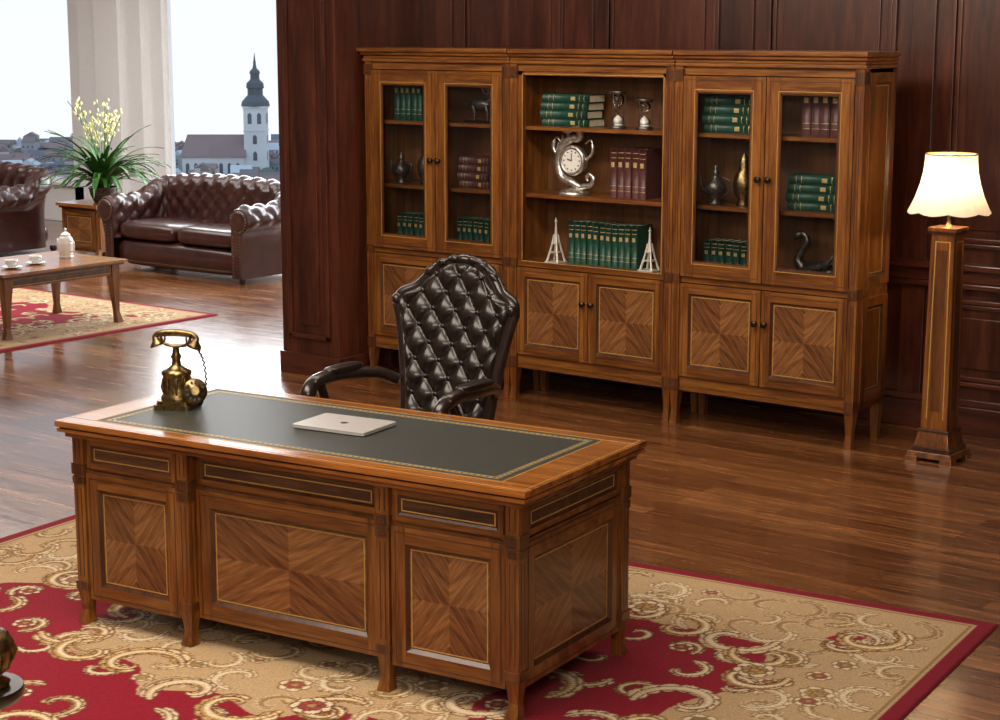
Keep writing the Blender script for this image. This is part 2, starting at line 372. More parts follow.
bstack('book_stack',U2+.65,fy,s2,4,.046,.32,.17,GREENB)
TIN=plain('pale_metal',(.70,.68,.63),.35,.35,var=.15,scale=60)
def eiffel(name,x,y,z,h=.27):
    b=MB(); hw=lambda t: .037*(1-t)**1.9+.003
    for sx in(-1,1):
        for sy in(-1,1):
            pts=[(sx*hw(t),sy*hw(t),t*h) for t in np.linspace(0,.62,9)]; b.tube(pts,[.008-.005*t for t in np.linspace(0,.62,9)],TIN,6)
    b.lathe(0,0,[(hw(t)*.9+.002,t*h) for t in np.linspace(.40,.93,6)]+[(.001,h)],TIN,8)
    for t,k in ((.0,1.25),(.22,1.2),(.42,1.3),(.9,2)): b.box(-hw(t)*k,hw(t)*k,-hw(t)*k,hw(t)*k,t*h,t*h+.006,TIN)
    b.obj(name,(x,y,z))
eiffel('eiffel_tower_figurine',U1+.275,BY+.075,s0,.265); eiffel('eiffel_tower_figurine',U1+.915,BY+.10,s0,.25)
def hourglass(name,x,y,z,h):
    b=MB(); b.lathe(0,0,[(.05,0),(.052,.006),(.046,.016)],PEWTER); b.lathe(0,0,[(.046,h-.016),(.052,h-.006),(.05,h)],PEWTER)
    for k in range(3):
        a=k*2*pi/3+.4; b.tube([(.042*math.cos(a),.042*math.sin(a),t) for t in (.01,h/2,h-.01)],.0035,PEWTER,8)
    b.lathe(0,0,[(.02+.0,.016),(.034,.03),(.036,h*.28),(.006,h*.5),(.036,h*.72),(.034,h-.03),(.02,h-.016)],GLASS,20,cap=False)
    b.lathe(0,0,[(.03,.018),(.031,.05),(.004,.075)],WHITE,18)
    b.obj(name,(x,y,z))
hourglass('hourglass',U1+.66,BY+.14,s1,.21); hourglass('hourglass',U1+.84,BY+.14,s1,.17)
b=MB()
b.lathe(0,0,[(.09,0),(.095,.012),(.07,.03),(.03,.04)],SILVER,24)
pts=bez([(.06,0,.04),(.0,-.01,.07),(-.08,0,.10),(-.11,.0,.18),(-.09,0,.27),(-.02,0,.325),(.03,0,.33),(.05,-.01,.36),(.03,-.02,.385),(-.01,-.03,.375)],8)
b.tube(pts,[interp([0,.2,.5,.85,1],[.016,.03,.026,.022,.012],i/(len(pts)-1)) for i in range(len(pts))],SILVER,12)
pts=bez([(.0,0,.03),(.07,0,.05),(.12,0,.06),(.14,0,.1),(.11,0,.125),(.09,0,.10),(.10,0,.085)],8)
b.tube(pts,[.022-.014*i/(len(pts)-1) for i in range(len(pts))],SILVER,10)
for i in range(9):
    a=1.9+i*.33; b.fbox(.135*math.cos(a),.0,.20+.135*math.sin(a),.20+.165*math.sin(a)+.015,.024,.012,.003,.003,SILVER)
b.ball(-.03,-.03,.372,.032,.018,.016,SILVER); b.tube([(.03,0,.39),(.06,0,.41),(.085,0,.40)],[.008,.005,.002],SILVER,8)
b.tube(bez([(-.10,0,.2),(-.15,0,.27),(-.13,0,.33),(-.09,0,.30)],6),[.012]*10+[.006]*9,SILVER,8)
b.tube(bez([(.08,0,.2),(.13,0,.25),(.12,0,.32),(.08,0,.30)],6),[.010]*10+[.005]*9,SILVER,8)
b.M=Matrix.Translation((.0,-.01,.20))@Matrix.Rotation(pi/2,4,'X')
b.lathe(0,0,[(.085,-.03),(.09,.0),(.085,.02),(.07,.022),(.068,.014)],SILVER,32); b.lathe(0,0,[(.067,.01),(.067,.016)],WHITE,32)
for k in range(12):
    a=k*pi/6; b.box(.055*math.cos(a)-.004,.055*math.cos(a)+.004,.055*math.sin(a)-.004,.055*math.sin(a)+.004,.016,.018,BLACK)
b.tube([(0,0,.019),(.0,.045,.019)],.0025,BLACK,6); b.tube([(0,0,.019),(-.03,.01,.019)],.003,BLACK,6)
b.obj('dragon_mantel_clock',(U1+.37,BY+.12,s2))
def vase(name,x,y,z,prof,mat,sc_=1,handle=False,spout=False):
    b=MB(); b.lathe(0,0,[(r*sc_,h*sc_) for r,h in prof],mat,24)
    if handle: b.tube(bez([(.05*sc_,0,.15*sc_),(.09*sc_,0,.13*sc_),(.085*sc_,0,.07*sc_),(.055*sc_,0,.05*sc_)],6),.006*sc_,mat,8)
    if spout: b.tube(bez([(-.05*sc_,0,.06*sc_),(-.09*sc_,0,.10*sc_),(-.1*sc_,0,.16*sc_)],6),[.012*sc_]*6+[.007*sc_]*7,mat,8)
    b.obj(name,(x,y,z))
ewer=[(.035,0),(.04,.01),(.02,.025),(.05,.06),(.062,.09),(.05,.125),(.02,.15),(.018,.165),(.026,.18),(.008,.195),(.01,.21),(.003,.22)]
gourd=[(.04,0),(.045,.01),(.03,.03),(.055,.07),(.065,.12),(.055,.17),(.03,.21),(.035,.24),(.02,.28),(.004,.31)]
vase('ewer',U0+.18,BY+.12,s2,ewer,PEWTER,.9,True,True); vase('lidded_urn',U0+.345,BY+.16,s2,gourd,PEWTER,.85)
vase('ewer',U2+.19,BY+.12,s2,ewer,PEWTER,1.0,True,True); vase('lidded_urn',U2+.345,BY+.16,s2,gourd,BRASS,.95)
b=MB(); b.lathe(0,0,[(.12,0),(.12,.012),(.10,.02)],PEWTER,28)
b.ball(.02,0,.075,.12,.055,.055,PEWTER)
pts=bez([(-.06,0,.08),(-.10,0,.13),(-.075,0,.19),(-.05,0,.235),(-.07,0,.27),(-.105,0,.265),(-.125,0,.235)],8)
b.tube(pts,[interp([0,.3,.75,.85,1],[.038,.02,.014,.02,.005],i/(len(pts)-1)) for i in range(len(pts))],PEWTER,12)
for sy in(-1,1):
    for k in range(6):
        a=.30+k*.14; L=.17-.012*k
        b.tube([(-.03+.02*k,sy*.045,.08),(-.03+.02*k+L*.5*math.cos(a),sy*.06,.08+L*.5*math.sin(a)),(-.03+.02*k+L*math.cos(a),sy*.05,.08+L*math.sin(a))],[.022,.020,.003],PEWTER,8,.4)
b.obj('swan_sculpture',(U2+.80,BY+.15,s0))
b=MB(); b.box(-.1,.1,-.035,.035,0,.015,BRONZE)
b.ball(0,0,.11,.08,.035,.038,PEWTER)
for x,dx in ((-.055,-.01),(-.045,.01),(.05,.015),(.06,-.005)):
    sy=-1 if dx>0 else 1
    b.tube([(x,sy*.018,.10),(x+dx*1.4,sy*.02,.055),(x+dx,sy*.02,.012)],[.017,.009,.008],PEWTER,8)
b.tube(bez([(.05,0,.12),(.085,0,.155),(.10,0,.19),(.135,0,.185)],6),[.026,.024,.022,.02,.019,.018,.017,.017,.018,.019,.02,.02,.018,.016,.014,.012,.01,.009,.008],PEWTER,10)
for sy in(-1,1): b.tube([(.1+.055*(1-k/9)*math.cos(2.2+k*.55)-.03,sy*(.015+.002*k),.22+.05*(1-k/12)*math.sin(2.2+k*.55)-.015) for k in range(9)],[.009-.0008*k for k in range(9)],SILVER,8)
b.tube([(-.075,0,.125),(-.10,0,.13),(-.115,0,.10)],[.01,.008,.004],PEWTER,8)
b.obj('ram_figurine',(U0+.80,BY+.14,s1))
# ------------------------------------------------------------------ desk
DX,DY,DR=-4.2387,4.2158,math.radians(6.44); RZ=.012
desk=empty('executive_desk',(DX,DY,RZ),DR)
t=MB(); Wd=.838
t.box(-1,1,0,Wd,.750,.768,W_TOP); t.box(-.99,.99,.01,Wd-.01,.744,.750,BLACK); t.box(-.995,.995,.005,Wd-.005,.730,.744,W_TOP); t.box(-.975,.975,.025,Wd-.025,.710,.730,W_H)
t.box(-1,1,.0,.0+.075,.768,.772,W_TOP); t.box(-1,1,Wd-.075,Wd,.768,.772,W_TOP); t.box(-1,-.87,.075,Wd-.075,.768,.772,W_TOP); t.box(.87,1,.075,Wd-.075,.768,.772,W_TOP)
t.obj('table_top',bevel=.006,parent=desk)
t=MB(); t.box(-.87,.87,.075,Wd-.075,.7685,.7715,LEA_TOP)
def rect_top(t,x0,x1,y0,y1,w,z0,z1,mat):
    t.box(x0,x1,y0,y0+w,z0,z1,mat);t.box(x0,x1,y1-w,y1,z0,z1,mat);t.box(x0,x0+w,y0,y1,z0,z1,mat);t.box(x1-w,x1,y0,y1,z0,z1,mat)
rect_top(t,-.872,.872,.073,Wd-.073,.005,.771,.7728,GOLD)
x0,x1,y0,y1=-.83,.83,.112,Wd-.112
L=2*(x1-x0)+2*(y1-y0); n=int(L/.024)
for i in range(n):
    d=i*L/n
    if d<x1-x0: p=(x0+d,y0,0)
    elif d<(x1-x0)+(y1-y0): p=(x1,y0+d-(x1-x0),1)
    elif d<2*(x1-x0)+(y1-y0): p=(x1-(d-(x1-x0)-(y1-y0)),y1,0)
    else: p=(x0,y1-(d-2*(x1-x0)-(y1-y0)),1)
    a,c=(.008,.004) if p[2]==0 else (.004,.008)
    t.box(p[0]-a,p[0]+a,p[1]-c,p[1]+c,.7715,.7722,GILT)
rect_top(t,x0-.010,x1+.010,y0-.010,y1+.010,.0025,.7715,.7721,GILT)
rect_top(t,x0+.008,x1-.008,y0+.008,y1-.008,.0025,.7715,.7721,GILT)
rect_top(t,-.985,.985,.015,Wd-.015,.003,.7718,.7725,GOLD)
t.obj('leather_inset',parent=desk)
k=MB()
for a0,a1 in ((-.93,-.43),(.43,.93)):
    k.box(a0,a1,.065,Wd-.065,.09,.710,W_V)
k.box(-.43,.43,.10,.125,.12,.710,W_V)
k.box(-.43,.43,.10,Wd-.065,.65,.710,W_H)
def facade(k,a0,a1,y,zb,fw=.055):
    k.box(a0,a1,y-.006,y+.01,.585,.710,W_H)
    k.panel(a0+.012,a1-.012,.597,.705,y-.006,.020,W_BAND,t=.012,k=.008)
    k.panel(a0+.005,a1-.005,zb,.575,y,fw,VEN)
    k.inlay_rect(a0+.02,a1-.02,zb+.015,.56,y-.018,.003,W_D)
    k.box(a0,a1,y-.014,y,.573,.587,W_M)
facade(k,-.905,-.455,.065,.095); facade(k,.455,.905,.065,.095); facade(k,-.405,.405,.095,.10,fw=.06)
k.obj('front_panels',bevel=.002,parent=desk)
k=MB()
for sgn in (1,-1):
    k.M=Matrix.Translation((sgn*.93,(.09 if sgn>0 else Wd-.09),0))@Matrix.Rotation(sgn*pi/2,4,'Z')
    facade(k,0,Wd-.18,0,.095)
k.M=Matrix.Translation((0,Wd-.065,0))@Matrix.Rotation(pi,4,'Z')
for a0,a1 in ((-.905,-.455),(.455,.905)):
    for z0,z1 in ((.10,.38),(.39,.59),(.60,.70)):
        k.panel(a0,a1,z0,z1,0,.03,W_H); knob(k,(a0+a1)/2,-.015,(z0+z1)/2)
k.obj('side_panels',bevel=.002,parent=desk)
k=MB()
for x in (-.93,-.43,.43,.93):
    for y in (.065,Wd-.065):
        s=.05; fr=(-1 if y<.4 else 1)
        k.box(x-s/2,x+s/2,y-s/2,y+s/2,.13,.710,W_V)
        for z0,z1 in ((.570,.612),(.13,.16)):
            k.box(x-s/2-.005,x+s/2+.005,y-s/2-.005,y+s/2+.005,z0,z1,W_M)
        k.box(x-s/2-.003,x+s/2+.003,y-s/2-.003,y+s/2+.003,.535,.562,W_M)
        k.inlay_rect(x-.018,x+.018,.576,.606,y-s/2-.005,.004,W_D); k.inlay_rect(x-.015,x+.015,.540,.558,y-s/2-.003,.004,W_D)
        for dx in (-.01,.01): 
            k.box(x+dx-.002,x+dx+.002,y-s/2-.001,y-s/2,.18,.52,W_D); k.box(x+dx-.002,x+dx+.002,y-s/2-.001,y-s/2,.625,.70,W_D)
            k.box(x+s/2,x+s/2+.001,y+dx-.002,y+dx+.002,.18,.52,W_D)
        k.fbox(x,y,.05,.13,.034,.034,.052,.052,W_V); k.fbox(x,y+fr*.008,0,.05,.05,.05,.034,.034,W_V,0,-fr*.008)
k.obj('posts_and_feet',bevel=.002,parent=desk)
# ------------------------------------------------------------------ laptop
def rrect(w,d,r,n=6):
    out=[]
    for cx,cy,a0 in ((w-r,d-r,0),(-w+r,d-r,pi/2),(-w+r,-d+r,pi),(w-r,-d+r,1.5*pi)):
        for k in range(n+1): a=a0+k*pi/2/n; out.append((cx+r*math.cos(a),cy+r*math.sin(a)))
    return out
def slab(b,poly,z0,z1,mat):
    n=len(poly); v=[(x,y,z0) for x,y in poly]+[(x,y,z1) for x,y in poly]
    b.add(v,[tuple(range(n-1,-1,-1)),tuple(range(n,2*n))]+[(i,(i+1)%n,n+(i+1)%n,n+i) for i in range(n)],mat)
b=MB(); rp=rrect(.155,.11,.014)
slab(b,rrect(.150,.105,.014),0,.003,BLACK); slab(b,rp,.003,.009,ALU); slab(b,rrect(.1535,.1085,.013),.009,.0098,BLACK); slab(b,rp,.0098,.015,ALU)
b.lathe(0,0,[(.014,.015),(.014,.0153)],PEWTER,20)
TZ=.784
b.obj('laptop',(-4.32,4.675,TZ),DR+math.radians(2),bevel=.001)
# ------------------------------------------------------------------ antique phone
b=MB()
slab(b,rrect(.085,.085,.02),0,.02,BRASS); slab(b,rrect(.075,.075,.02),.02,.035,BRASS)
b.lathe(0,0,[(.07,.035),(.072,.045),(.060,.055),(.060,.13),(.066,.14),(.066,.15),(.045,.16),(.022,.175),(.018,.20),(.024,.21),(.016,.225),(.014,.25),(.03,.258)],BRASS,28)
for i in range(10):
    a=i*2*pi/10; b.tube([(.061*math.cos(a),.061*math.sin(a),.06),(.066*math.cos(a),.066*math.sin(a),.09),(.061*math.cos(a),.061*math.sin(a),.125)],[.004,.008,.004],BRASS,6)
b.tube(bez([(-.07,0,.29),(-.05,0,.262),(0,0,.255),(.05,0,.262),(.07,0,.29)],6),.007,BRASS,8)
for sx in(-1,1):
    for sy in(-1,1): b.tube(bez([(sx*.055,0,.27),(sx*.058,sy*.02,.275),(sx*.06,sy*.028,.30)],5),.004,BRASS,6)
hs=bez([(-.10,0,.285),(-.08,0,.302),(-.03,0,.309),(.03,0,.309),(.08,0,.302),(.10,0,.285)],6)
b.tube(hs,[.011+.004*math.sin(i/(len(hs)-1)*pi) for i in range(len(hs))],BRASS,10)
for sx in(-1,1):
    b.M=Matrix.Translation((sx*.098,0,.295))@Matrix.Rotation(sx*.35,4,'Y')
    b.lathe(0,0,[(.012,.0),(.016,-.02),(.032,-.035),(.034,-.045),(.02,-.04)],BRASS,18); b.M=Matrix.Identity(4)
b.M=Matrix.Translation((.095,-.035,.075))@Matrix.Rotation(.45,4,'Z')@Matrix.Rotation(1.3,4,'X')
b.lathe(0,0,[(.046,-.02),(.052,.0),(.054,.012),(.05,.022),(.02,.024),(.018,.028)],BRASS,28)
for i in range(10):
    a=.4+i*2*pi/12; b.lathe(.037*math.cos(a),.037*math.sin(a),[(.006,.022),(.006,.0255)],BLACK,10)
b.M=Matrix.Identity(4)
b.tube([(.05,0,.07),(.09,-.03,.073)],.015,BRASS,10)
cp=bez([(.098,0,.25),(.125,0,.20),(.135,.0,.12),(.12,.01,.05),(.10,.02,.012),(.07,.05,.012)],14); b.tube([(p.x+.004*math.cos(i*1.6),p.y+.004*math.sin(i*1.6),p.z) for i,p in enumerate(cp)],.004,BRONZE,6)
o=b.obj('antique_telephone',(-5.055,4.545,TZ),DR+.35); o.scale=(.86,.86,.92)
# ------------------------------------------------------------------ executive chair
def tuft(a,b_,A,p=.45):
    f=abs(math.sin(pi*(a+b_)))*abs(math.sin(pi*(a-b_))); return A*(f**p)
ch=empty('executive_chair',(-4.575,5.37,RZ),math.radians(3))
b=MB()
ZT=1.245
cv=bez([(.195,0,.48),(.205,0,.60),(.222,0,.75),(.245,0,.88),(.272,0,1.0),(.290,0,1.06),(.275,0,1.10),(.212,0,1.13),(.172,0,1.17),(.122,0,1.213),(.06,0,1.238),(.0,0,ZT)],8)
cz=np.maximum.accumulate(np.array([p.z for p in cv]))+np.arange(len(cv))*1e-6; cw_=np.array([max(p.x,0) for p in cv])
def hw(z): return float(np.interp(z,cz,cw_))
def yb(x,z): return .20+.16*((z-.48)/.8)-.55*x*x
NZ,NX=120,80; P=[];Q=[]; TX,TZ2=.112,.138
for i in range(NZ+1):
    z=.48+(ZT-.002-.48)*i/NZ; w=max(hw(z)-.012,.004); row=[];rb=[]
    for j in range(NX+1):
        u=-1+2*j/NX; x=u*w; edge=min(1,(1-abs(u))*w/.035,(ZT-z)/.035+.05)
        edge=max(edge,0)**.5
        d=(.018+tuft(x/TX,(z-.5)/TZ2,.030,.5))*edge
        row.append((x,yb(x,z)-.015-d,z)); rb.append((x,yb(x,z)+.02,z))
    P.append(row);Q.append(rb)
b.grid([r[::-1] for r in P],LEA_C); b.grid(Q,LEA_C)
for ia in range(-8,9):
    for ib in range(-2,16):
        if (ia+ib)%2: continue
        x=ia*TX/2; z=.5+ib*TZ2/2
        if .52<z<1.21 and abs(x)<hw(z)-.03:
            b.ball(x,yb(x,z)-.037,z,.011,.009,.011,LEA_C)
b.obj('tufted_back',parent=ch)
f=MB()
out=[(.195,yb(.195,.42),.40)]+[(w_,yb(w_,z_),z_) for w_,z_ in zip(cw_,cz)]
full=[(-x,y,z) for x,y,z in out]+[(x,y,z) for x,y,z in out[::-1][1:]]
f.tube(full,.024,WC,10,1.1)
f.ball(0,yb(0,ZT)-.01,ZT+.008,.045,.03,.024,WC)
for s in(-1,1):
    f.tube(bez([(s*.03,yb(0,ZT)-.02,ZT+.012),(s*.08,yb(.1,ZT)-.02,ZT+.002),(s*.13,yb(.16,ZT)-.02,ZT-.024),(s*.18,yb(.2,ZT)-.02,ZT-.065)],6),[.013+.006*math.sin(i*.9) for i in range(19)],WC,8)
    f.ball(s*.290,yb(.285,1.07)-.01,1.075,.024,.028,.028,WC)
    ap=bez([(s*.25,.20,.75),(s*.29,.12,.785),(s*.325,-.02,.80),(s*.33,-.16,.805),(s*.33,-.24,.79),(s*.325,-.275,.755),(s*.325,-.255,.73)],8)
    f.tube(ap,[interp([0,.3,.7,.85,1],[.026,.026,.030,.034,.018],i/(len(ap)-1)) for i in range(len(ap))],WC,12)
    f.tube(bez([(s*.325,-.20,.78),(s*.33,-.16,.70),(s*.315,-.12,.60),(s*.285,-.14,.50),(s*.275,-.18,.44)],8),[interp([0,.3,1],[.02,.02,.03],i/32) for i in range(33)],WC,12)
    f.pillow(s*.328,-.05,.826,.032,.11,.018,LEA_C,.6)
    for k in range(3): f.ball(s*.33,-.245-.012*k,.80-.02*k,.031,.012,.012,WC)
f.obj('carved_frame',parent=ch)
s=MB(); s.pillow(0,0,.475,.28,.27,.065,LEA_C,.4); s.box(-.27,.27,-.26,.25,.38,.43,WC)
s.tube([(-.26,-.272,.405),(0,-.29,.405),(.26,-.272,.405)],.022,WC,10)
s.lathe(0,0,[(.10,.385),(.06,.35),(.035,.33),(.035,.13),(.06,.11),(.06,.08)],BRONZE,20)
for k in range(5):
    a=k*2*pi/5+.3; c_,s_=math.cos(a),math.sin(a)
    s.tube(bez([(0,0,.11),(.12*c_,.12*s_,.12),(.24*c_,.24*s_,.085),(.31*c_,.31*s_,.07)],6),[.035]*6+[.028]*6+[.022]*7,WC,10)
    s.ball(.31*c_,.31*s_,.028,.022,.022,.028,BLACK); s.tube([(.31*c_,.31*s_,.03),(.31*c_,.31*s_,.07)],.008,BRONZE,8)
s.obj('seat_and_base',parent=ch,bevel=.004)
# ------------------------------------------------------------------ floor lamp
LX,LY=-3.765,8.59
lm=empty('floor_lamp',(LX,LY,0),0)
b=MB()
for sx in(-1,1):
    for sy in(-1,1): b.fbox(sx*.095,sy*.095,0,.025,.07,.07,.06,.06,W_V)
b.fbox(0,0,.02,.05,.25,.25,.235,.235,W_V); b.box(-.105,.105,-.105,.105,.05,.075,W_D); b.fbox(0,0,.075,.15,.19,.19,.16,.16,W_V); b.fbox(0,0,.15,.165,.17,.17,.17,.17,W_D)
b.fbox(0,0,.165,1.17,.145,.145,.125,.125,W_V); b.box(-.07,.07,-.07,.07,1.17,1.185,W_D); b.box(-.078,.078,-.078,.078,1.185,1.205,W_V)
for q in range(4):
    b.M=Matrix.Rotation(q*pi/2,4,'Z')
    za,zb,xa,xb=.22,1.13,.045,.038
    ya=-(.145-(za-.165)/1.005*.02)/2-.0008; yb_=-(.145-(zb-.165)/1.005*.02)/2-.0008
    for sg in(-1,1):
        b.add([(sg*xa,ya,za),(sg*xa+.006,ya,za),(sg*xb+.006,yb_,zb),(sg*xb,yb_,zb)],[(0,1,2,3)],GOLD)
    b.add([(-xb,yb_,zb),(xb+.006,yb_,zb),(xb+.006,yb_,zb+.006),(-xb,yb_,zb+.006)],[(0,1,2,3)],GOLD)
    b.add([(-.03,ya,.26),(.03,ya,.26),(.027,yb_,1.09),(-.027,yb_,1.09)],[(0,1,2,3)],W_M)
b.M=Matrix.Identity(4)
b.obj('column',bevel=.002,parent=lm)
def shade_mat():
    m,nt,b=nm('lamp_shade_fabric')
    b.inputs['Base Color'].default_value=(.86,.80,.70,1); b.inputs['Roughness'].default_value=.9
    out=nt.nodes['Material Output']; tr=N(nt,'ShaderNodeBsdfTranslucent'); tr.inputs[0].default_value=(.92,.83,.70,1)
    mx=N(nt,'ShaderNodeMixShader'); mx.inputs[0].default_value=.30
    nt.links.new(b.outputs[0],mx.inputs[1]); nt.links.new(tr.outputs[0],mx.inputs[2]); nt.links.new(mx.outputs[0],out.inputs['Surface'])
    wv=N(nt,'ShaderNodeTexNoise'); wv.inputs['Scale'].default_value=300; bp=N(nt,'ShaderNodeBump'); bp.inputs['Strength'].default_value=.1
    nt.links.new(wv.outputs['Fac'],bp.inputs['Height']); nt.links.new(bp.outputs[0],b.inputs['Normal'])
    return m
SH=shade_mat()
b=MB(); prof=[(.205,1.285),(.19,1.31),(.168,1.36),(.148,1.42),(.134,1.48),(.128,1.54),(.127,1.57)]
rows=[]; n=96
for r,z in prof:
    rows.append([((r+(.0025 if k%4<2 else 0))*math.cos(2*pi*k/n),(r+(.0025 if k%4<2 else 0))*math.sin(2*pi*k/n),z-.012*(abs(math.cos(2*pi*k/n*4)) if z<1.29 else 0)) for k in range(n)])
b.grid(rows,SH,True,False,True)
b.tube([(.127*math.cos(a),.127*math.sin(a),1.572) for a in np.linspace(0,2*pi,49)],.004,GOLD,6)
b.obj('shade',parent=lm)
b=MB(); b.lathe(0,0,[(.03,1.205),(.012,1.22),(.008,1.24),(.008,1.32),(.014,1.33),(.014,1.36)],BRASS,16); b.tube([(0,0,1.36),(.0,0,1.39)],.012,WHITE,10)
b.tube([(-.127,0,1.565),(0,0,1.565),(.127,0,1.565)],.002,BRASS,6); b.tube([(0,.127,1.565),(0,0,1.565),(0,-.127,1.565)],.002,BRASS,6)
b.tube([(0,0,1.38),(0.03,0,1.44),(0.03,0,1.5),(0,0,1.565)],.002,BRASS,6)
b.obj('fitting',parent=lm)
# ------------------------------------------------------------------ rugs
def rug(name,Lx,Ly,cell,loc,rz,seed,scale=1.0,medx=.21,medy=.14):
    r_=np.random.RandomState(seed); nx=int(Lx/cell)+1; ny=int(Ly/cell)+1
    X,Y=np.meshgrid(np.linspace(-Lx/2,Lx/2,nx),np.linspace(-Ly/2,Ly/2,ny))
    C=np.zeros((ny,nx,3))
    CR=np.array((.26,.010,.026)); BE=np.array((.50,.345,.19)); BE2=np.array((.60,.45,.27)); TAN=np.array((.30,.175,.08)); GO=np.array((.42,.255,.095)); CREAM=np.array((.74,.61,.41)); BR=np.array((.13,.045,.022)); ROSE=np.array((.36,.06,.055)); 
    ex=Lx/2-np.abs(X); ey=Ly/2-np.abs(Y); e=np.minimum(ex,ey)
    C[:]=BE
    ang=np.arctan2(Y/Ly,X/Lx)
    wob=.60*scale+.17*scale*np.sin(X*2*pi/(1.0*scale)+.6)*np.cos(Y*2*pi/(1.2*scale)+.4)+.09*scale*np.sin(X*9/scale+Y*7/scale)
    med=((X/(Lx*medx))**2+(Y/(Ly*medy))**2)*(1+.22*np.cos(8*ang))<1
    C[(e>wob)]=CR; C[med]=BE
    beige=(e<=wob)|med
    def ij(x,y): return min(ny-1,max(0,int((y+Ly/2)/cell))),min(nx-1,max(0,int((x+Lx/2)/cell)))
    def disc(cx,cy,rad,col):
        R=rad+cell
        i0=max(0,int((cx-R+Lx/2)/cell)); i1=min(nx,int((cx+R+Lx/2)/cell)+2); j0=max(0,int((cy-R+Ly/2)/cell)); j1=min(ny,int((cy+R+Ly/2)/cell)+2)
        if i0>=i1 or j0>=j1: return
        x=X[j0:j1,i0:i1]-cx; y=Y[j0:j1,i0:i1]-cy
        m=(x*x+y*y)<rad*rad; C[j0:j1,i0:i1][m]=col
    def stroke(pts,rads,fill,outl,hi,ow=.005):
        if outl is not None:
            for (x,y),r in zip(pts,rads): disc(x,y,r+ow*scale,outl)
        for (x,y),r in zip(pts,rads): disc(x,y,r,fill)
        if hi is not None:
            for (x,y),r in zip(pts,rads):
                if r>.006*scale: disc(x+r*.15,y+r*.15,r*.55,hi)
    def spiral(cx,cy,a0,R,turn,sgn,fill,outl,hi,w=.022,leafy=True):
        n=38; pts=[];rads=[]; q0=R/.17
        for k in range(n):
            t=k/(n-1); a=a0+sgn*turn*t; r=R*(1-t)**.8+.012*scale
            pts.append((cx+r*math.cos(a),cy+r*math.sin(a))); rads.append(scale*(w*(1-.75*abs(t-.35)/.65)))
        if leafy:
            for k in range(1,n-9,3):
                (x0_,y0_),(x1_,y1_)=pts[k],pts[k+1]; d=math.atan2(y1_-y0_,x1_-x0_)
                for so in (1,-1):
                    la=d-sgn*so*.9; Ln=q0*(.095-.0012*k)*(1 if so==1 else .6)
                    lp=[(x0_+Ln*q*math.cos(la+sgn*so*.8*q),y0_+Ln*q*math.sin(la+sgn*so*.8*q)) for q in np.linspace(0,1,8)]
                    stroke(lp,[q0*.021*math.sin(pi*min(1,q*.8+.2))+.003 for q in np.linspace(0,1,8)],fill,outl,hi,.005)
        stroke(pts,rads,fill,outl,hi)
    def rosette(cx,cy,R,c1,c2,outl,np_=6):
        for ring,(rr,cc) in enumerate(((1,c1),(.62,c2))):
            for k in range(np_):
                a=k*2*pi/np_+ring*.5; disc(cx+R*rr*.62*math.cos(a),cy+R*rr*.62*math.sin(a),R*rr*.42+.004,outl)
                disc(cx+R*rr*.62*math.cos(a),cy+R*rr*.62*math.sin(a),R*rr*.42-.002,cc)
        disc(cx,cy,R*.28,outl); disc(cx,cy,R*.22,GO)
    st=.155*scale; pts_=[]
    for gx in np.arange(-Lx/2+.13,Lx/2-.12,st):
        for gy in np.arange(-Ly/2+.13,Ly/2-.12,st): pts_.append((gx+r_.uniform(-.4,.4)*st,gy+r_.uniform(-.4,.4)*st))
    r_.shuffle(pts_)
    for (x,y) in pts_:
        j,i=ij(x,y)
        if not beige[j,i]: continue
        u=r_.rand()
        if u<.78:
            v=r_.randint(4); fill=(BE2,GO,CREAM*.95,TAN*1.1)[v]; ol=TAN if v in(0,2) else (BE2 if v==3 else TAN*.7)
            spiral(x,y,r_.uniform(0,6.28),scale*r_.uniform(.07,.12),4.6,r_.choice([-1,1]),fill,ol,CREAM if v<2 else None,.012)
        else: rosette(x,y,scale*r_.uniform(.035,.06),CREAM,(TAN,GO,ROSE)[r_.randint(3)],TAN*.7,6)
    st=.25*scale
    for gx in np.arange(-Lx/2+.2,Lx/2-.2,st):
        for gy in np.arange(-Ly/2+.2,Ly/2-.2,st):
            x=gx+r_.uniform(-.35,.35)*st; y=gy+r_.uniform(-.35,.35)*st; j,i=ij(x,y)
            if beige[j,i] : continue
            spiral(x,y,r_.uniform(0,6.28),scale*r_.uniform(.055,.105),4.4,r_.choice([-1,1]),(GO,BE2)[r_.randint(2)],BR,CREAM,.012)
            if r_.rand()<.4: rosette(x,y,scale*.045,CREAM,ROSE,BR,6)
    bd=np.zeros_like(beige); bd[1:-1,1:-1]=(beige[1:-1,1:-1]!=beige[1:-1,2:])|(beige[1:-1,1:-1]!=beige[2:,1:-1])
    jj,ii=np.nonzero(bd&(e>.25*scale)); order=r_.permutation(len(jj)); chosen=[]
    for o_ in order:
        x,y=X[jj[o_],ii[o_]],Y[jj[o_],ii[o_]]
        if all((x-a)**2+(y-b_)**2>(.21*scale)**2 for a,b_ in chosen): chosen.append((x,y))
    for q,(x,y) in enumerate(chosen):
        spiral(x,y,r_.uniform(0,6.28),scale*r_.uniform(.11,.155),5.2,1 if q%2 else -1,(GO,BE2,GO*1.15)[q%3],BR,CREAM,.020)
    for q,(x,y) in enumerate(chosen):
        if q%3==0: rosette(x+r_.uniform(-.08,.08)*scale,y+r_.uniform(-.08,.08)*scale,scale*.07,CREAM,ROSE if q%2 else GO,BR,7)
    C[e<.085]=TAN; C[e<.075]=BE; C[e<.062]=CR*.85
    V=np.stack([X.ravel(),Y.ravel(),np.full(X.size,.011)],1)
    er=e.ravel(); V[:,2]=np.where(er<.004,.001,.011)
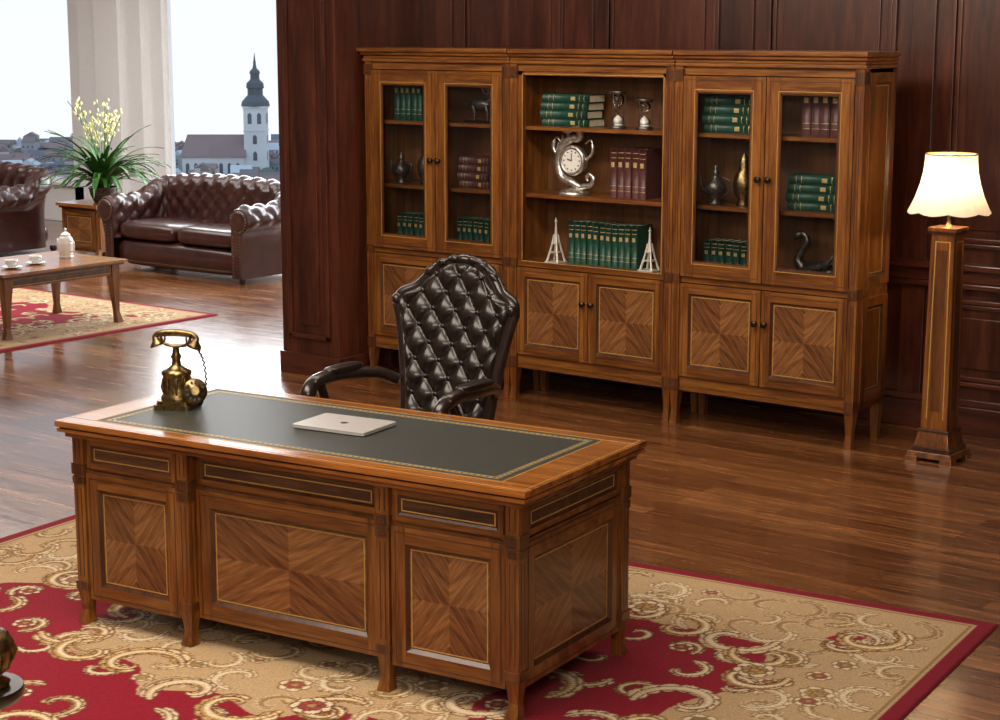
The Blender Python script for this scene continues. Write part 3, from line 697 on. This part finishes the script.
    idx=np.arange(nx*ny).reshape(ny,nx)
    F=np.stack([idx[:-1,:-1].ravel(),idx[:-1,1:].ravel(),idx[1:,1:].ravel(),idx[1:,:-1].ravel()],1)
    me=bpy.data.meshes.new(name); me.vertices.add(len(V)); me.vertices.foreach_set('co',V.ravel())
    me.loops.add(F.size); me.loops.foreach_set('vertex_index',F.ravel().astype(np.int32)); me.polygons.add(len(F)); me.polygons.foreach_set('loop_start',np.arange(0,F.size,4,dtype=np.int32))
    try: me.polygons.foreach_set('loop_total',np.full(len(F),4,dtype=np.int32))
    except Exception: pass
    me.update(calc_edges=True); me.validate()
    at=me.color_attributes.new('pile','FLOAT_COLOR','POINT'); cc=np.ones((X.size,4)); cc[:,:3]=C.reshape(-1,3); at.data.foreach_set('color',cc.ravel())
    m,nt,b_=nm(name+'_wool'); a=N(nt,'ShaderNodeAttribute'); a.attribute_name='pile'
    tc=N(nt,'ShaderNodeTexCoord'); no=N(nt,'ShaderNodeTexNoise'); no.inputs['Scale'].default_value=160; no.inputs['Detail'].default_value=3; nt.links.new(tc.outputs['Object'],no.inputs['Vector'])
    r=ramp(nt,[(.3,(.72,)*3),(.7,(1.15,)*3)]); nt.links.new(no.outputs['Fac'],r.inputs['Fac'])
    mx=N(nt,'ShaderNodeMix',data_type='RGBA',blend_type='MULTIPLY'); mx.inputs[0].default_value=1
    nt.links.new(a.outputs['Color'],mx.inputs[6]); nt.links.new(r.outputs['Color'],mx.inputs[7]); nt.links.new(mx.outputs[2],b_.inputs['Base Color'])
    b_.inputs['Roughness'].default_value=.95; b_.inputs['Specular IOR Level'].default_value=.1; b_.inputs['Sheen Weight'].default_value=.05
    bp=N(nt,'ShaderNodeBump'); bp.inputs['Strength'].default_value=.5; bp.inputs['Distance'].default_value=.004; nt.links.new(no.outputs['Fac'],bp.inputs['Height']); nt.links.new(bp.outputs[0],b_.inputs['Normal'])
    me.materials.append(m); o=bpy.data.objects.new(name,me); sc.collection.objects.link(o); o.location=loc; o.rotation_euler=(0,0,rz); return o
RL,RD=4.05,3.3
c_,s_=math.cos(DR),math.sin(DR)
cx=-2.46-c_*RL/2+s_*RD/2; cy=6.23-s_*RL/2-c_*RD/2
rug('floral_rug',RL,RD,.006,(cx,cy,0),DR,3)
rug('floral_rug',4.2,3.1,.011,(-12.27,8.05,0),0,11)
# ------------------------------------------------------------------ chesterfield sofas
def sofa(name,loc,rz,L,D=.92,HB=.80,HA=.66,ncush=2):
    e=empty(name,loc,rz); b=MB()
    hx=L/2-.17; yf=-D/2+.04; yb_=D/2-.17; R=.16
    path=[]
    for t in np.linspace(0,1,34): path.append((-hx,yf+(yb_-R-yf)*t,-1,0))
    for t in np.linspace(0,1,12)[1:]: a=pi-t*pi/2; path.append((-hx+R+R*math.cos(a),yb_-R+R*math.sin(a),math.cos(a),math.sin(a)))
    nb=int((2*hx-2*R)/.022)
    for t in np.linspace(0,1,nb)[1:]: path.append((-hx+R+(2*hx-2*R)*t,yb_,0,1))
    for t in np.linspace(0,1,12)[1:]: a=pi/2-t*pi/2; path.append((hx-R+R*math.cos(a),yb_-R+R*math.sin(a),math.cos(a),math.sin(a)))
    for t in np.linspace(0,1,34)[1:]: path.append((hx,yb_-R-(yb_-R-yf)*t,1,0))
    S=[0]
    for i in range(1,len(path)): S.append(S[-1]+math.hypot(path[i][0]-path[i-1][0],path[i][1]-path[i-1][1]))
    P=[]; rr=.11; zb=.05
    for i,(x,y,nx,ny) in enumerate(path):
        back=max(0,min(1,(y-(-.05))/(yb_+.05))); back=back*back*(3-2*back)
        h=HA+(HB-HA)*back+(.05*math.cos(x/hx*pi/2) if back>.9 else 0)
        endf=min(1,S[i]/.05,(S[-1]-S[i])/.05)
        row=[]; pr=[]
        for t in np.linspace(0,1,14): pr.append((-.07,.30+(h-rr-.02-.30)*t,-1,0))
        for t in np.linspace(0,1,22)[1:]:
            a=pi-t*(pi+1.1); pr.append((.03+rr*math.cos(a),h-rr+rr*math.sin(a),math.cos(a),math.sin(a)))
        lx_=pr[-1][0]
        for t in np.linspace(0,1,8)[1:]: pr.append((lx_+(.05-lx_)*min(1,t*3),(h-rr-.09)*(1-t)+zb*t,0,0))
        al=0; prev=None
        for (n,z,dn,dz) in pr:
            if prev: al+=math.hypot(n-prev[0],z-prev[1])
            prev=(n,z)
            d=tuft(S[i]/.17,al/.17,.035)*endf if (dn or dz) else 0
            fade=1 if al<.58 else max(0,1-(al-.58)/.1)
            n2=n+dn*d*fade; z2=z+dz*d*fade
            row.append((x+nx*n2,y+ny*n2,z2))
        P.append(row)
    b.grid(P,LEA_S)
    for row,rev in ((P[0],False),(P[-1],True)):
        n=len(row); poly=row+[(row[0][0],row[0][1],zb)]; ids=tuple(range(n+1)); b.add(poly,[ids if not rev else ids[::-1]],LEA_S)
    for sg in(-1,1):
        b.M=Matrix.Translation((sg*(hx+.03),yf-.0,HA-.11))@Matrix.Rotation(pi/2,4,'X')
        b.lathe(0,0,[(.10,0),(.095,.012),(.06,.018),(.015,.012)],LEA_S,24)
        for k in range(22): a=k*2*pi/22; b.ball(.092*math.cos(a),.092*math.sin(a),.014,.006,.006,.004,BRASS)
        b.M=Matrix.Identity(4)
        for k in range(13): b.ball(sg*(hx-.045),yf-.004,.08+k*.028,.005,.004,.005,BRASS); b.ball(sg*(hx+.04),yf-.004,.08+k*.028,.005,.004,.005,BRASS)
    b.obj('tufted_back_and_arms',parent=e)
    b=MB(); b.pillow(0,0.0,.175,hx-.0,D/2-.07,.13,LEA_S,.25,48,14)
    iw=2*(hx-.075)/ncush
    for k in range(ncush): b.pillow(-hx+.075+iw*(k+.5),-.09,.375,iw/2-.004,D/2-.14,.085,LEA_S,.3,40,14)
    for k in range(int(2*hx/.03)): b.ball(-hx+.03+k*.03,-D/2+.065,.10,.005,.005,.005,BRASS)
    for sx in(-1,1):
        for sy in(-1,1): b.lathe(sx*(hx-.0),sy*(D/2-.10),[(.025,0),(.035,.02),(.038,.04),(.03,.06)],WC,16)
    b.obj('seat_and_feet',parent=e); return e
sofa('chesterfield_sofa',(-12.10,11.28,0),0,2.02)
sofa('chesterfield_sofa',(-15.38,11.08,0),0,2.15)
# ------------------------------------------------------------------ side table, plant
b=MB(); b.box(-.26,.26,-.26,.26,.06,.47,W_V); b.box(-.30,.30,-.30,.30,.49,.52,W_TOP); b.box(-.28,.28,-.28,.28,.47,.49,W_D)
b.panel(-.24,.24,.09,.46,-.26,.05,VEN)
b.M=Matrix.Translation((.26,0,0))@Matrix.Rotation(pi/2,4,'Z'); b.panel(-.24,.24,.09,.46,0,.05,VEN); b.M=Matrix.Identity(4)
for sx in(-1,1):
    for sy in(-1,1): b.fbox(sx*.235,sy*.235,0,.06,.04,.04,.05,.05,W_V)
PX,PY=-13.87,11.55
b.obj('side_table',(PX,PY,0),bevel=.003)
b=MB(); b.lathe(0,0,[(.09,0),(.10,.01),(.13,.08),(.14,.13),(.15,.14),(.14,.15),(.13,.14)],POT,28,cap=False); b.lathe(0,0,[(.09,.002),(.09,.004)],POT,28); b.lathe(0,0,[(.13,.125),(.125,.13)],SOIL,28)
for i in range(120):
    a=rng.uniform(0,2*pi); L=rng.uniform(.45,.85); el=rng.uniform(.75,1.5); w=rng.uniform(.018,.028)
    r0=rng.uniform(0,.06); n=12; rowA=[];rowB=[];rowC=[]
    r=r0; z=.13; ang=el; bend=rng.uniform(1.3,2.4)*(1.35-el*.35)
    for k in range(n+1):
        t=k/n; ww=w*math.sin(pi*min(1,.15+t*.85))**.6+.0008
        px,py=r*math.cos(a),r*math.sin(a); tx,ty=-math.sin(a)*ww,math.cos(a)*ww
        zz_=max(z,.18 if r<.75 else .1)if k>1 else z
        rowA.append((px+tx,py+ty,zz_+.004)); rowB.append((px,py,zz_-.002)); rowC.append((px-tx,py-ty,zz_+.004))
        r+=L/n*math.cos(ang); z+=L/n*math.sin(ang); ang-=bend/n
    b.grid([rowA,rowB,rowC],LEAF)
for i in range(14):
    a=rng.uniform(0,2*pi); L=rng.uniform(.58,.86); dx,dy=rng.uniform(-.42,.22),rng.uniform(-.2,.2)
    pts=[(0.02*math.cos(a)+dx*t*t,0.02*math.sin(a)+dy*t*t,.13+L*t) for t in np.linspace(0,1,9)]
    b.tube(pts,.004,LEAF,6)
    for k in range(14):
        t=rng.uniform(.6,1.02); c=(0.02*math.cos(a)+dx*t*t,0.02*math.sin(a)+dy*t*t,.13+L*t); o=rng.uniform(-.035,.035,3)
        b.ball(c[0]+o[0],c[1]+o[1],c[2]+o[2],.009,.009,.018,FLOWER)
b.obj('potted_lily_plant',(PX+.06,PY,.521))
# ------------------------------------------------------------------ coffee table + tea things
ctx,cty=-10.85,8.36
b=MB(); hx,hy=.42,.57
b.box(-hx,hx,-hy,hy,.455,.475,W_TOP); b.box(-hx+.02,hx-.02,-hy+.02,hy-.02,.44,.455,W_D); b.box(-hx+.06,hx-.06,-hy+.06,hy-.06,.36,.44,W_H)
rect_top(b,-hx+.08,hx-.08,-hy+.08,hy-.08,.006,.475,.4762,GOLD)
for sx in(-1,1):
    b.M=Matrix.Rotation(sx*pi/2,4,'Z'); b.box(-hy+.12,hy-.12,-hx+.056,-hx+.06,.375,.425,W_BAND); b.inlay_rect(-hy+.12,hy-.12,.375,.425,-hx+.056,.004); b.M=Matrix.Identity(4)
    for sy in(-1,1):
        b.box(sx*(hx-.08)-.035,sx*(hx-.08)+.035,sy*(hy-.08)-.035,sy*(hy-.08)+.035,.33,.455,W_V)
        b.fbox(sx*(hx-.07),sy*(hy-.07),.08,.33,.036,.036,.064,.064,W_V,-sx*.01,-sy*.01); b.fbox(sx*(hx-.06),sy*(hy-.06),0,.08,.055,.055,.036,.036,W_V,-sx*.01,-sy*.01)
b.obj('coffee_table',(ctx,cty,0.012),bevel=.004)
def cup(name,x,y,z):
    b=MB(); b.lathe(0,0,[(.03,0),(.05,.004),(.075,.012),(.078,.015),(.05,.008),(.03,.006)],WHITE,28)
    b.lathe(0,0,[(.022,.008),(.03,.015),(.042,.035),(.046,.062),(.043,.062),(.038,.034),(.02,.014)],WHITE,28,cap=False)
    b.tube(bez([(.043,0,.055),(.068,0,.052),(.066,0,.028),(.038,0,.024)],6),.004,WHITE,8); b.obj(name,(x,y,z))
cup('tea_cup',-10.68,8.06,.488); cup('tea_cup',-10.74,8.32,.488)
b=MB(); b.lathe(0,0,[(.05,0),(.055,.01),(.05,.02),(.06,.06),(.062,.11),(.05,.15),(.035,.165),(.038,.175),(.02,.19),(.008,.2),(.012,.215),(.004,.225)],WHITE,8,smooth=False)
b.tube(bez([(.055,0,.13),(.095,0,.12),(.09,0,.06),(.055,0,.05)],6),.006,WHITE,8); b.tube(bez([(-.05,0,.06),(-.085,0,.09),(-.1,0,.14)],6),[.014]*6+[.008]*7,WHITE,8)
b.obj('teapot',(-10.86,8.70,.488))
# ------------------------------------------------------------------ foreground pedestal with ornament
b=MB(); b.lathe(0,0,[(.12,0),(.13,.02),(.11,.05),(.05,.08),(.04,.15),(.05,.30),(.04,.40),(.07,.44),(.11,.455),(.12,.475),(.115,.49)],WC,32); b.obj('pedestal_table',(-3.825,2.715,0.012))
b=MB(); b.lathe(0,0,[(.05,0),(.055,.01),(.03,.025),(.055,.05),(.070,.09),(.068,.12),(.05,.145),(.03,.155)],BRASS,28)
for k in range(12): a=k*pi/6; b.tube([(.055*math.cos(a),.055*math.sin(a),.05),(.072*math.cos(a),.072*math.sin(a),.09),(.05*math.cos(a),.05*math.sin(a),.145)],[.003,.007,.003],BRASS,6)
b.obj('gilt_jar',(-3.805,2.735,.502))
# ------------------------------------------------------------------ city outside
def haze_tint(name,c,h=.3):  # blends pale distance haze into the base colour of city materials
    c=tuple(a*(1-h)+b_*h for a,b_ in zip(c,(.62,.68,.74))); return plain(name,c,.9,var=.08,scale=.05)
ROOF=[haze_tint('roof_tile_a',(.24,.11,.08),.18),haze_tint('roof_tile_b',(.17,.11,.09),.15),haze_tint('roof_slate',(.10,.10,.11),.16),haze_tint('roof_pale',(.6,.6,.6),.3)]
FAC=[haze_tint('facade_a',(.65,.60,.52),.2),haze_tint('facade_b',(.48,.38,.30),.2),haze_tint('facade_c',(.34,.34,.34),.2),haze_tint('facade_d',(.75,.75,.74),.2)]
WIN=haze_tint('facade_window',(.06,.06,.08),.14); TREE=haze_tint('tree_crowns',(.07,.11,.05),.15); GRD=haze_tint('street',(.20,.21,.18),.2)
bq=math.radians(37.686)
def cw(lat,fwd): return (lat*math.cos(bq)-fwd*math.sin(bq),lat*math.sin(bq)+fwd*math.cos(bq))
ZG=-84
g=MB(); pl=[cw(-800,430),cw(200,430),cw(250,1230),cw(-900,1230)]
g.add([(x,y,ZG) for x,y in pl],[(0,1,2,3)],GRD); g.obj('ground_city')
b=MB()
for i in range(5200):
    fw=rng.uniform(480,1220); la=rng.uniform(-.42,.02)*fw; x,y=cw(la,fw)
    if abs(la+.134*fw+20)<42 and abs(fw-1000)<50: continue
    w=rng.uniform(7,15); d=rng.uniform(6,10); h=rng.uniform(4,10) if rng.rand()<.94 else rng.uniform(11,17); rh=rng.uniform(2,4.5)
    b.M=T(x,y,ZG,rng.choice([0,pi/2])+bq+rng.uniform(-.25,.25))
    fm=FAC[rng.randint(4)]; rm=ROOF[rng.choice([0,0,1,1,2,3])]
    b.box(-w/2,w/2,-d/2,d/2,0,h,fm)
    b.add([(-w/2,-d/2-.4,h),(w/2,-d/2-.4,h),(w/2,d/2+.4,h),(-w/2,d/2+.4,h),(-w/2,0,h+rh),(w/2,0,h+rh)],[(0,1,5,4),(2,3,4,5),(0,4,3),(1,2,5)],rm)
    nw=int(w/2.6)
    for k in range(nw):
        for fl in range(int(h/3)): 
            for sy in(-1,1):
                yy=sy*(d/2+.05); xx=-w/2+(k+.5)*w/nw
                b.add([(xx-.5,yy,1+fl*3),(xx+.5,yy,1+fl*3),(xx+.5,yy,2.6+fl*3),(xx-.5,yy,2.6+fl*3)],[(0,1,2,3)],WIN)
b.M=Matrix.Identity(4)
for i in range(700):
    fw=rng.uniform(480,1200); la=rng.uniform(-.42,.02)*fw; x,y=cw(la,fw); r=rng.uniform(2.5,5)
    b.pillow(x,y,ZG+r*1.1,r,r,r*1.2,TREE,.9,8,5)
b.obj('city_skyline')
CHW=haze_tint('church_plaster',(.80,.79,.76),.15); CHS=haze_tint('church_spire_copper',(.05,.06,.065),.12)
b=MB()
b.box(-6,6,-6,6,0,43,CHW); b.box(-6.6,6.6,-6.6,6.6,42.5,43.5,CHW); b.box(-6.3,6.3,-6.3,6.3,30,30.6,CHW)
for q in range(4):
    b.M=Matrix.Rotation(q*pi/2,4,'Z')
    for z,h in ((14,4),(23,4),(34,5)):
        for xx in((-2.6,2.6) if z>30 else (0,)):
            b.add([(xx-1.1,-6.1,z),(xx+1.1,-6.1,z),(xx+1.1,-6.1,z+h),(xx,-6.1,z+h+1.2),(xx-1.1,-6.1,z+h)],[(0,1,2,3,4)],WIN)
b.M=Matrix.Identity(4)
b.lathe(0,0,[(8,43.5),(7.4,46),(5.2,48.5),(4.2,49.5),(4.2,53),(4.8,53.2),(4.9,53.8),(4.6,56),(2.9,57.6),(2.5,58.4),(2.5,61),(3.0,61.2),(2.6,62.6),(1.2,64),(.8,66),(.35,70),(.05,73)],CHS,8,smooth=False)
b.ball(0,0,67.5,.8,.8,.8,CHS)
b.box(-40,-6,-8,8,0,16,CHW)
b.add([(-41,-9,16),(-5,-9,16),(-5,9,16),(-41,9,16),(-38,0,28),(-5,0,28)],[(0,1,5,4),(2,3,4,5),(0,4,3),(1,2,5)],ROOF[0])
for k in range(7): b.add([(-38+k*4.6,-8.05,5),(-36+k*4.6,-8.05,5),(-36+k*4.6,-8.05,12),(-37+k*4.6,-8.05,13),(-38+k*4.6,-8.05,12)],[(0,1,2,3,4)],WIN)
x,y=cw(-134.5,1000); b.obj('church',(x,y,ZG),bq)
# ------------------------------------------------------------------ world & lights
w=bpy.data.worlds.new('sky'); sc.world=w; w.use_nodes=True; nt=w.node_tree; bg=nt.nodes['Background']
tc=N(nt,'ShaderNodeTexCoord'); sp=N(nt,'ShaderNodeSeparateXYZ'); nt.links.new(tc.outputs['Generated'],sp.inputs[0])
r=ramp(nt,[(.0,(.90,.94,.98)),(.25,(.72,.82,.96)),(.8,(.45,.65,.95))]); nt.links.new(sp.outputs[2],r.inputs['Fac']); nt.links.new(r.outputs['Color'],bg.inputs['Color']); bg.inputs['Strength'].default_value=1.15
def area(name,loc,sx,sy,e,col=(1,.88,.73),tgt=None):
    l=bpy.data.lights.new(name,'AREA'); l.shape='RECTANGLE'; l.size=sx; l.size_y=sy; l.energy=e; l.color=col
    o=bpy.data.objects.new(name,l); sc.collection.objects.link(o); o.location=loc
    if tgt: o.rotation_euler=(Vector(tgt)-Vector(loc)).to_track_quat('-Z','Y').to_euler()
    return o
area('fill_light_desk',(-4.6,3.4,3.25),3.2,1.6,140)  # unseen softbox added above the desk as fill
area('fill_light_bookcase',(-5.4,6.3,3.25),4,.6,140,tgt=(-5.8,8.6,1.1))  # added fill, tilted towards the bookcase fronts
area('fill_light_lounge',(-13,9,3.25),5,3,200,col=(1,.96,.91))  # extra unseen fill that brightens the lounge
area('fill_light_front',(-.8,.5,3.2),2,1.4,170,tgt=(-4.6,5.6,.5))  # fill added near the camera, angled at desk and chair
area('window_daylight',(-12,13.1,1.8),5,2.4,320,col=(.94,.97,1),tgt=(-11,6,.5))
l=bpy.data.lights.new('lamp_bulb','POINT'); l.energy=8; l.color=(1,.78,.52); l.shadow_soft_size=.03
o=bpy.data.objects.new('lamp_bulb',l); sc.collection.objects.link(o); o.location=(LX,LY,1.43)
